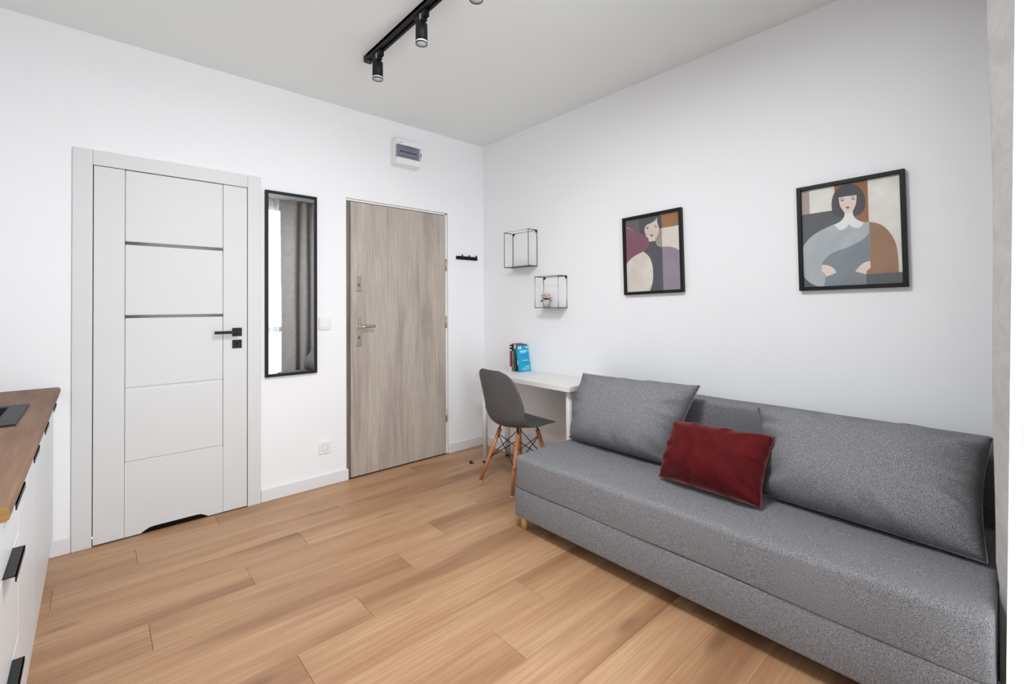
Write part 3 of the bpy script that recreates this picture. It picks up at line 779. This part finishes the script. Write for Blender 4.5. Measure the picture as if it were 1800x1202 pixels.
cu = thing('curtain', 'taupe velvet curtain hanging at the end of the sofa', 'curtain', (-.56, -3.32, .02))
B().grid(curtain_fn, 180, 40, .003).build('drape', M_curt, cu)
def sheer_fn(u, v):
    x = -1.14+.31*u; z = .10+2.60*v
    crest = -3.287-(z-.325)/1.675*.033
    return Vector((x, crest-.030+.030*math.sin(u*2*math.pi*4.5+.4*math.sin(v*4)), z))
sh = thing('sheer_curtain', 'bright white sheer curtain beside the taupe curtain', 'curtain', (-1.08, -3.33, .1))
B().grid(sheer_fn, 150, 24).build('voile', M_sheer, sh)
rl = tag(B().box((-2.6, -3.372, 2.712), (-.08, -3.296, ZC), .002, 1).build('curtain_rail', M_plastic), 'white ceiling curtain rail', 'curtain rail')

# ------------------------------------------------------------------ kitchen run along the left wall
CX = -2.810   # door faces
def pull(parent, y0, y1, z):
    b = B().box((CX-.001, y0, z), (CX+.022, y1, z+.0025)).box((CX+.0195, y0, z-.012), (CX+.022, y1, z+.0025))
    return b.build('handle', M_blackmetal, parent, label='black edge pull')
units = [(-.004, -.545, 'door'), (-.545, -1.030, 'door'), (-1.030, -1.460, 'door'), (-1.460, -1.925, 'drawer')]
ulab = ['white base cabinet touching the wall with the doors', 'white base cabinet under the black sink', 'white base cabinet between the sink cabinet and the drawers', 'white drawer cabinet at the near end of the worktop']
for i, (ya, yb, kind) in enumerate(units):
    t = thing('base_cabinet', ulab[i], 'cabinet', (-3.1, (ya+yb)/2, 0), 0, 'white kitchen base cabinets')
    b = B().box((-3.40, yb+.0005, .10), (CX-.020, yb+.018, .828)).box((-3.40, ya-.018, .10), (CX-.020, ya-.0005, .828))
    b.box((-3.40, yb+.018, .10), (CX-.020, ya-.018, .118)).box((-3.41, yb+.018, .118), (-3.40, ya-.018, .828))
    b.build('carcass', M_cab, t)
    box('plinth', (-2.843, yb+.0005, 0), (-2.826, ya-.0005, .10), M_cab, t)
    fronts = [(.103, .812)] if kind == 'door' else [(.652, .812), (.367, .648), (.103, .363)]
    for (z0, z1) in fronts:
        f = box('door' if kind == 'door' else 'drawer', (CX-.018, yb+.0015, z0), (CX, ya-.0015, z1), M_cab, t, .0012, 1)
        ym = {0: -.33, 1: -.82, 2: -1.24, 3: -1.672}[i]
        pull(f, ym-.092, ym+.092, z1+.0003)
# worktop with a sink cut-out
wt = thing('kitchen_worktop', 'brown oak kitchen worktop with rounded front edge', 'worktop', (-3.1, -1, .83))
sx0, sx1, sy0, sy1 = -3.30, -2.90, -.95, -.57
XF = -2.784
b = B().box((-3.41, -1.930, .830), (sx0, 0, .860)).box((sx0, sy1, .830), (sx1, 0, .860)).box((sx0, -1.930, .830), (sx1, sy0, .860))
pr_ = [(sx1, .830), (XF-.006, .830), (XF-.001, .834), (XF, .840), (XF, .850), (XF-.003, .856), (XF-.009, .860), (sx1, .860)]
b.prism(pr_, 1, -1.930, -.002)
b.build('slab', M_ctop, wt)
pe = [(-3.41, .830), (XF-.006, .830), (XF-.001, .834), (XF, .840), (XF, .850), (XF-.003, .856), (XF-.009, .860), (-3.41, .860)]
B().prism(pe, 1, -1.9315, -1.930).build('edge_band', M_cedge, wt, label='raw orange oak edge band')
sk = thing('sink', 'black composite sink set into the worktop', 'sink', (-3.1, -.76, .70))
M_sink = mat('black_composite', (30, 30, 31), .55)
ox0, ox1, oy0, oy1 = -3.34, -2.856, -.994, -.533
b = B()
b.box((ox0, oy0, .8602), (ox1, sy0+.012, .868), .002, 1).box((ox0, sy1-.012, .8602), (ox1, oy1, .868), .002, 1)
b.box((ox0, sy0+.012, .8602), (sx0+.012, sy1-.012, .868), .002, 1).box((sx1-.012, sy0+.012, .8602), (ox1, sy1-.012, .868), .002, 1)
b.build('rim', M_sink, sk)
b = B()
ix0, ix1, iy0, iy1 = sx0+.002, sx1-.002, sy0+.002, sy1-.002
b.box((ix0, iy0, .68), (ix0+.01, iy1, .861)).box((ix1-.01, iy0, .68), (ix1, iy1, .861)).box((ix0, iy0, .68), (ix1, iy0+.01, .861)).box((ix0, iy1-.01, .68), (ix1, iy1, .861)).box((ix0, iy0, .67), (ix1, iy1, .68))
b.build('bowl', M_sink, sk)
B().cyl((-3.1, -.76, .680), (-3.1, -.76, .683), .04, n=24).build('drain', M_steel, sk)

# ------------------------------------------------------------------ added lamp out of view, brightens the sofa wall and room
cl = thing('added_fill_lamp', 'added round white fill lamp under the ceiling, out of view', 'added fill lamp', (-1.84, -2.2, 2.66))
B().lathe([(.0001, .07), (.30, .07), (.30, .03), (.285, .02), (.285, .055), (.0001, .055)], (-1.84, -2.2, 2.66), 40).build('housing', M_plastic, cl)
B().lathe([(.0001, .045), (.284, .045), (.284, .050), (.0001, .050)], (-1.84, -2.2, 2.66), 40).build('diffuser', M_plastic, cl)
kd = bpy.data.lights.new('added_fill_light', 'AREA'); kd.shape = 'DISK'; kd.size = .55; kd.energy = 36; kd.color = (.93, .965, 1.0)
ko = bpy.data.objects.new('added_fill_light', kd); COL.objects.link(ko); ko.parent = cl; ko.location = (0, 0, .035)
